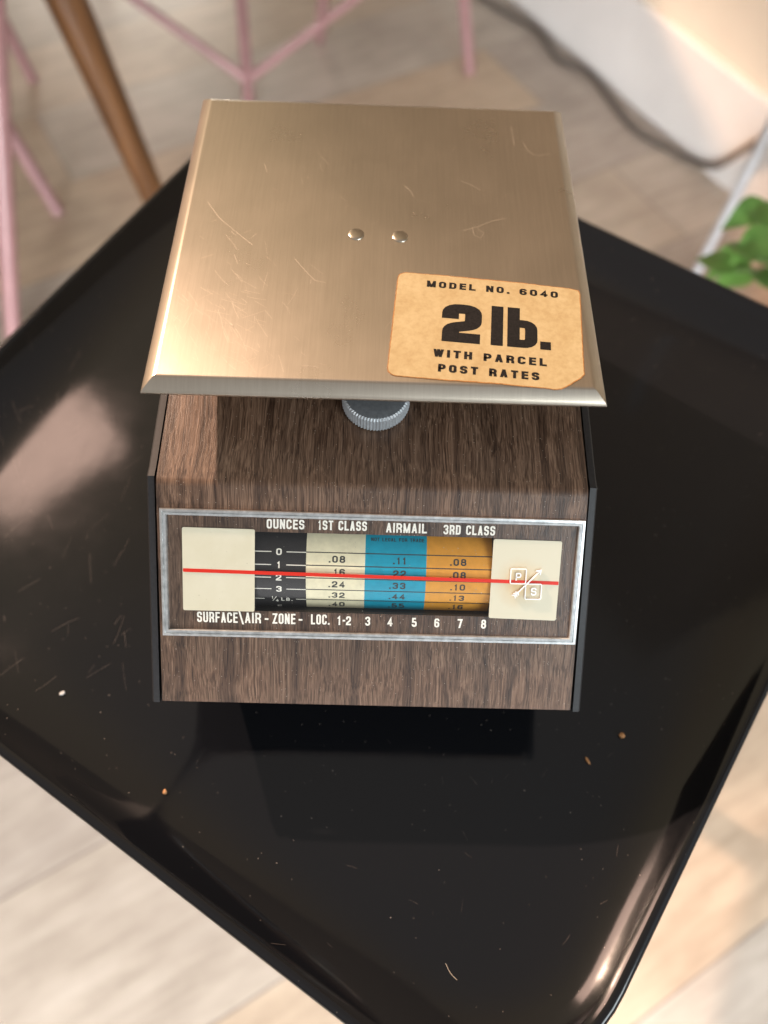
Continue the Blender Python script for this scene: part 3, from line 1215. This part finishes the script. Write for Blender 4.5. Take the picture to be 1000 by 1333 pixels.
def emb(pts, th, h0=.00068, h1=.00115):
    v, f = ribbon(pts, th)
    n_ = len(v) // 2
    ring = [v[i] for i in range(n_)] + [v[i] for i in range(2 * n_ - 1, n_ - 1, -1)]
    mb.add([F(p[0], -p[1], h1) for p in v], f, M['emblem'])
    k = len(ring)
    vv = [F(p[0], -p[1], h0) for p in ring] + [F(p[0], -p[1], h1) for p in ring]
    mb.add(vv, [[i, (i + 1) % k, k + (i + 1) % k, k + i] for i in range(k)], M['emblem'])


def box_path(u0, v0, u1, v1, r=.55):
    mid = ((u0 + u1) / 2, -v0)
    return fillet([mid, (u1, -v0), (u1, -v1), (u0, -v1), (u0, -v0), mid], r)


emb(box_path(48.25, 27.1, 53.6, 32.4), .36)
emb(box_path(53.7, 32.4, 59.2, 37.85), .36, .00068, .00112)
for ch_, u, v in (('P', 50.0, 31.3), ('S', 55.6, 36.5)):
    for i, (vv, ff) in enumerate(glyph_strokes(ch_, 2.0, 2.8, .5, 1.0, .34)):
        mb.add([F(u + p.x, v - p.y, .00104 + i * 2e-5) for p in vv], ff, M['emblem'])
A_, B_ = Vector((49.9, -36.9)), Vector((58.4, -27.6))
emb([A_, B_], .38, .0007, .00122)
d_ = (B_ - A_).normalized()
n_ = Vector((-d_.y, d_.x))
tip = B_ + d_ * .35
emb([tip - d_ * 1.5 + n_ * 1.0, tip, tip - d_ * 1.5 - n_ * 1.0], .4, .0007, .00118)
for k in range(3):
    p = A_ + d_ * (0.5 + .75 * k)
    emb([p - d_ * .75 + n_ * .85, p, p - d_ * .75 - n_ * .85], .34, .0007, .00116 - k * 1e-5)
mb.build('emblem', dial, F(53, 32), smooth=False, fix=False)

# rate drum behind the window
RD, DGAP, VC = 22.0, 0.35, 30.63


def D(u, th, lift=0.0):
    """point on the drum: u mm across, th degrees around from the face normal (down positive)"""
    r = RD / 1000 + lift
    c = F(u, VC, -(RD + DGAP) / 1000)
    a = math.radians(th)
    return c + DV * (math.sin(a) * r) + FN * (math.cos(a) * r)


mb = MB()
cols_ = [(-43, -22.4, 'drum_black'), (-22.4, -2.05, 'drum_cream'), (-2.05, 19.2, 'drum_blue'), (19.2, 45, 'drum_amber')]
for u0, u1, mn in cols_:
    N_ = 48
    pts = [D(u, -75 + 150 * i / N_) for i in range(N_ + 1) for u in (u0, u1)]
    mb.add(pts, [[2 * i, 2 * i + 2, 2 * i + 3, 2 * i + 1] for i in range(N_)], M[mn])
DEG = math.degrees(1 / RD)       # degrees per mm of arc


def drum_text(s, u, th, h, m, w=1.8, t=.42, gap=.55, k=1.2, align='centre', rnd=.42, width=None):
    write(mb, s, lambda a, b, l: D(u + a * 1000, th - b * 1000 * DEG, l), m, h * mm, w * mm, t * mm, gap * mm, k, rnd, 0, -h * mm / 2, width and width * mm, 4e-5, align)


def drum_line(u0, u1, th, m, wd_=.28):
    e = wd_ / 2 * DEG
    n = 6
    pts = [D(u0 + (u1 - u0) * i / n, th + q, 3e-5) for i in range(n + 1) for q in (-e, e)]
    mb.add(pts, [[2 * i, 2 * i + 1, 2 * i + 3, 2 * i + 2] for i in range(n)], m)


P0, DP = -18.0, 11.75
for i in range(6):
    th = P0 + i * DP
    drum_line(-22.4, 45, th - .3, M['grey_ink'], .34)
    wdt = 5.2 if i == 4 else 2.6
    drum_line(-43, -31.8 - wdt, th, M['white_ink'], .30)
    drum_line(-31.8 + wdt + (.6 if i == 4 else 0), -22.45, th, M['white_ink'], .30)
    if i == 4:
        drum_text('1', -34.2, th - 1.6, 1.3, M['white_ink'], .8, .26)
        drum_text('/', -33.5, th, 2.2, M['white_ink'], 1.6, .2)
        drum_text('4', -32.6, th + 2.0, 1.3, M['white_ink'], 1.0, .26)
        drum_text('LB.', -29.2, th + .4, 1.55, M['white_ink'], 1.3, .30)
    else:
        drum_text(str(i), -31.8, th, 2.35, M['white_ink'], 1.95, .46)
for i, row in enumerate((('.08', '.11', '.08'), ('.16', '.22', '.08'), ('.24', '.33', '.10'), ('.32', '.44', '.13'), ('.40', '.55', '.16'), ('.48',))):
    th = P0 + (i + .5) * DP
    for s, u in zip(row, (-8.9, 12.2, 33.0)):
        drum_text(s, u, th - .4, 2.4, M['grey_ink'], 1.95, .48, .6, 1.2, 'right')
drum_text('NOT LEGAL FOR TRADE', 9.1, -31.6, 1.25, M['grey_ink'], .9, .2, .28, 1.1, 'centre', .4, 18.4)
mb.build('rate_drum', scale, F(0, VC, -.02), fix=False, angle=60)

# knurled zero knob
KC = Vector((0.0004, -0.0641, 0))
KC.z = ZB + SL * (KC.y - YB)
mb = MB()
NK = 264
KN = Vector((0, -SL, 1)).normalized()
KY = Vector((0, 1, SL)).normalized()


def kring(r, h, amp=0.0):
    out_ = []
    for k in range(NK):
        a = 2 * math.pi * k / NK
        rr_ = r + amp * (1, .35, -1, -.35)[k % 4] * 0.5
        out_.append(KC + Vector((1, 0, 0)) * math.cos(a) * rr_ + KY * math.sin(a) * rr_ + KN * h)
    return out_


loft(mb, [kring(.0114, .0006), kring(.0118, .0010, .0004), kring(.0117, .0068, .0004), kring(.0110, .0076, .0003)], M['knob_edge'], True, True)
loft(mb, [kring(.0110, .0076, .0003), kring(.0106, .0077), kring(.006, .0078), kring(.0008, .0078)], M['knob_grey'], True, False, True)
mb.build('adjusting_knob', scale, KC, angle=20)

# post that carries the platform
mb = MB()
loft(mb, [[Vector((BX + sx * .016, 0.0 + sy * .016, z)) for sx, sy in ((-1, -1), (1, -1), (1, 1), (-1, 1))] for z in (ZB + .004, Z0 - .0012)], M['black_panel'], True, True, True)
mb.build('post', scale, (BX, 0, ZB), smooth=False)

# weighing platform
AX, AY = 0.1415 / 2, 0.1445 / 2
mb = MB()
ring_def = [(0.0, 0.0), (.0006, -.00006), (.0012, -.0003), (.0040, -.0024), (.0047, -.0031), (.0050, -.0036), (.0050, -.0042), (.0044, -.0046), (.0038, -.0043), (.0030, -.0030), (-.0005, -.0010)]


def prect(off, dz):
    return [Vector((sx * (AX + off), sy * (AY + off), Z0 + dz)) for sx, sy in ((-1, -1), (1, -1), (1, 1), (-1, 1))]


def puv(p):
    return (p.x, p.y)


N1 = 8
top = [Vector((-AX + 2 * AX * i / N1, -AY + 2 * AY * j / N1, Z0)) for j in range(N1 + 1) for i in range(N1 + 1)]
mb.add(top, [[j * (N1 + 1) + i, j * (N1 + 1) + i + 1, (j + 1) * (N1 + 1) + i + 1, (j + 1) * (N1 + 1) + i] for j in range(N1) for i in range(N1)], M['alu'], [puv(p) for p in top])


def skirt_uv(off, dz, side, p):
    return puv(p)


for s in range(4):              # each folded side on its own so that the corners stay crisp
    rings = []
    for off, dz in ring_def:
        r = prect(off, dz)
        rings.append([r[s], r[(s + 1) % 4]])
    vs = [p for r in rings for p in r]
    along_x = s in (0, 2)
    uvs = []
    for (off, dz), r in zip(ring_def, rings):
        for p in r:
            uvs.append((p.x, p.y + dz) if along_x else (p.x + dz * 2, p.y))
    mb.add(vs, [[2 * i, 2 * i + 2, 2 * i + 3, 2 * i + 1] for i in range(len(rings) - 1)], M['alu'], uvs)
un = prect(-.0005, -.0010)
mb.add(un, [[0, 3, 2, 1]], M['alu'], [puv(p) for p in un])


def scr(pts, w=.00011):
    v, f = ribbon(pts, w)
    mb.add([Vector((p.x, p.y, Z0 + 2.5e-5)) for p in v], f, M['scratch'])


rs = random.Random(3)


def wob(x, y, L, a, bend, n=7):
    pts = []
    for i in range(n):
        pts.append((x, y))
        a += bend / n + rs.uniform(-.05, .05)
        x += math.cos(a) * L / n
        y += math.sin(a) * L / n
    return [p for p in pts if abs(p[0]) < AX - .001 and abs(p[1]) < AY - .001]


for k in range(120):             # wear at the lower left
    x, y = rs.gauss(-.052, .012), rs.gauss(-.046, .016)
    p = wob(x, y, rs.uniform(.002, .011), rs.uniform(-1.3, -.2) if rs.random() < .8 else rs.uniform(0, 3), rs.uniform(-.3, .3))
    if len(p) > 2:
        scr(p, rs.uniform(.00004, .00010))
for k in range(40):
    x, y = rs.gauss(-.01, .035), rs.gauss(-.02, .035)
    p = wob(x, y, rs.uniform(.001, .007), rs.uniform(0, 3.1), rs.uniform(-.5, .5))
    if len(p) > 2:
        scr(p, rs.uniform(.00005, .00010))
for px in ([(270, 262), (285, 283), (305, 300), (329, 319)], [(665, 165), (668, 178), (670, 190)], [(681, 185), (688, 198), (700, 203), (716, 200)],
           [(604, 300), (620, 296), (640, 288), (660, 284)], [(622, 298), (630, 303), (626, 310), (617, 306), (615, 296)], [(600, 236), (612, 240), (626, 248)],
           [(527, 242), (536, 250), (538, 256)], [(384, 337), (400, 355), (410, 365), (424, 368)]):
    scr([ray_at(x, y, Z0)[:2] for x, y in px], .00013)
plat = mb.build('weighing_platform', scale, (0, 0, Z0), fix=False, angle=28)
for x, y in ((-.0085, -.0048), (.0076, -.0052)):
    mb = MB()
    loft(mb, [[Vector((x + math.cos(a) * r, y + math.sin(a) * r, Z0 + z)) for a in [2 * math.pi * k / 24 for k in range(24)]]
              for r, z in ((.0030, .00002), (.0029, .0002), (.0025, .00042), (.0016, .00055), (.0004, .0006))], M['rivet'], True, False, True)
    mb.build('rivet', plat, (x, y, Z0), angle=80)

# paper sticker with its printing
SO, SA = Vector((0.0070, -0.0232)), math.radians(-4.3)


def ST(x, y, l=0.0):
    return Vector((SO.x + x * math.cos(SA) - y * math.sin(SA), SO.y + x * math.sin(SA) + y * math.cos(SA), Z0 + l))


mb = MB()
SW, SHH = 0.0645, 0.0470
outl = []


def arc(cx, cy, r, a0, a1, n=7):
    return [(cx + r * math.cos(math.radians(a0 + (a1 - a0) * i / n)), cy + r * math.sin(math.radians(a0 + (a1 - a0) * i / n))) for i in range(n + 1)]


r_ = .0032
outl = arc(r_, -r_, r_, 180, 90) + [(.020, .0001), (.045, -.0003), (SW - .0035, -.0010)] + [(SW - .0006, -.0016), (SW, -.0032), (SW + .0001, -.02), (SW + .0002, -.0395), (SW - .0010, -.0412)] \
    + [(SW - .0050, -.0446), (SW - .0075, -SHH + .0006), (SW - .0098, -SHH + .0001), (SW - .012, -SHH + .0003), (.035, -SHH + .0004), (.018, -SHH)] + arc(r_, -SHH + r_, r_, -90, -180)
# ragged torn rim
ro_ = random.Random(5)
den = []
for i in range(len(outl)):
    a, b = Vector(outl[i]), Vector(outl[(i + 1) % len(outl)])
    nseg = max(1, int((b - a).length / .0012))
    for k in range(nseg):
        den.append(a + (b - a) * k / nseg + Vector((ro_.uniform(-1, 1), ro_.uniform(-1, 1))) * .00009)
cen = Vector((SW / 2, -SHH / 2))
inn = [p + (cen - p).normalized() * .00035 for p in den]
n = len(den)
verts = [ST(p.x, p.y, .00003) for p in den] + [ST(p.x, p.y, .00020) for p in den] + [ST(p.x, p.y, .00022) for p in inn]
mb.add(verts, [[i, (i + 1) % n, n + (i + 1) % n, n + i] for i in range(n)] + [[n + i, n + (i + 1) % n, 2 * n + (i + 1) % n, 2 * n + i] for i in range(n)], M['paper_edge'])
mb.add([ST(p.x, p.y, .00022) for p in inn], [list(range(n))], M['paper'])


def sticker_text(s, x0, x1, yb_, h, t, k=1.3, rnd=.36, w=3.6, gap=1.5):
    write(mb, s, ST, M['ink'], h * mm, w * mm, t * mm, gap * mm, k, rnd, x0 * mm, yb_ * mm, (x1 - x0) * mm, .00026)


sticker_text('MODEL NO. 6040', 10.6, 56.6, -6.2, 3.0, .70)
sticker_text('WITH PARCEL', 14.6, 52.3, -37.5, 3.3, .78)
sticker_text('POST RATES', 16.6, 49.8, -43.7, 3.3, .78)
# the big weight
def big(strokes, th, x, y, k, w=0, h=0):
    for i, pts in enumerate(strokes):
        v, f = ribbon(pts, th)
        mb.add([ST((x + p.x * k) * mm, (y + p.y) * mm, .00026 + i * 1.2e-5) for p in v], f, M['ink'])


BH = 17.2
tb_ = 4.3
yb0 = -30.4
big([fillet([(2.2, BH * .60), (2.2, BH - tb_ / 2), (8.1, BH - tb_ / 2), (8.1, BH * .47), (2.5, BH * .36), (2.5, 1.0)], 2.4),
     [(0.35, tb_ / 2 - .1), (9.95, tb_ / 2 - .1)]], tb_, 16.6, yb0, 1.34)
big([[(0, 0), (0, BH + .6)]], 3.4, 35.6, yb0, 1.2)
big([[(0, 0), (0, BH + .6)], fillet([(0, 10.6), (5.0, 10.6), (5.0, 1.75), (0, 1.75)], 2.4)], 3.5, 41.2, yb0, 1.2)
mb.add([ST((50.2 + a) * mm, (yb0 + b) * mm, .00026) for a, b in ((0, 0), (3.6, 0), (3.6, 3.5), (0, 3.5))], [[0, 1, 2, 3]], M['ink'])
mb.build('label_sticker', plat, ST(SW / 2, -SHH / 2), smooth=False, fix=False)


# ================================================================== CRUMBS ON THE TRAY
def crumb(px, size, label, m, name='crumb', stretch=(1, 1, .6), rot=0, cat='crumb'):
    p = on_tray(px[0], px[1])
    bm = bmesh.new()
    bmesh.ops.create_icosphere(bm, subdivisions=2, radius=size)
    rr_ = random.Random(int(px[0]))
    for v in bm.verts:
        v.co = v.co * rr_.uniform(.75, 1.2)
        v.co = Vector((v.co.x * stretch[0], v.co.y * stretch[1], v.co.z * stretch[2]))
    zmin = min(v.co.z for v in bm.verts)
    for v in bm.verts:
        v.co.z -= zmin
    me = bpy.data.meshes.new(name)
    bm.to_mesh(me)
    bm.free()
    me.materials.append(m)
    o = bpy.data.objects.new(name, me)
    col.objects.link(o)
    o.location = p + Vector((0, 0, .0001))
    o.rotation_euler = (0, 0, rot)
    return tag(o, label, cat)


crumb((809, 958), .0013, 'orange crumb on the black tray, the one nearer the right rim', M['crumb'], stretch=(1, .9, .6))
crumb((765, 991), .0012, 'narrow orange crumb on the black tray, just below the other crumb', M['crumb'], stretch=(.5, 1.3, .5), rot=.5)
crumb((215, 1031), .0010, 'reddish crumb on the left of the black tray, below the scale', M['crumb'], stretch=(.8, 1.0, .6))
crumb((82, 903), .0011, 'white speck of lint on the left of the black tray', M['lint'], 'lint_speck', (1.1, .7, .5), .6, 'lint')
mb = MB()
hp = [on_tray(x, y, .0003) for x, y in ((580, 1254), (586, 1266), (594, 1275), (603, 1282))]
tube(mb, smooth_path(hp, 5), .00012, M['hairline_pale'], 6)
o = mb.build('loose_fibre', None, hp[0])
tag(o, 'short pale curved fibre lying near the front rim of the black tray', 'fibre')
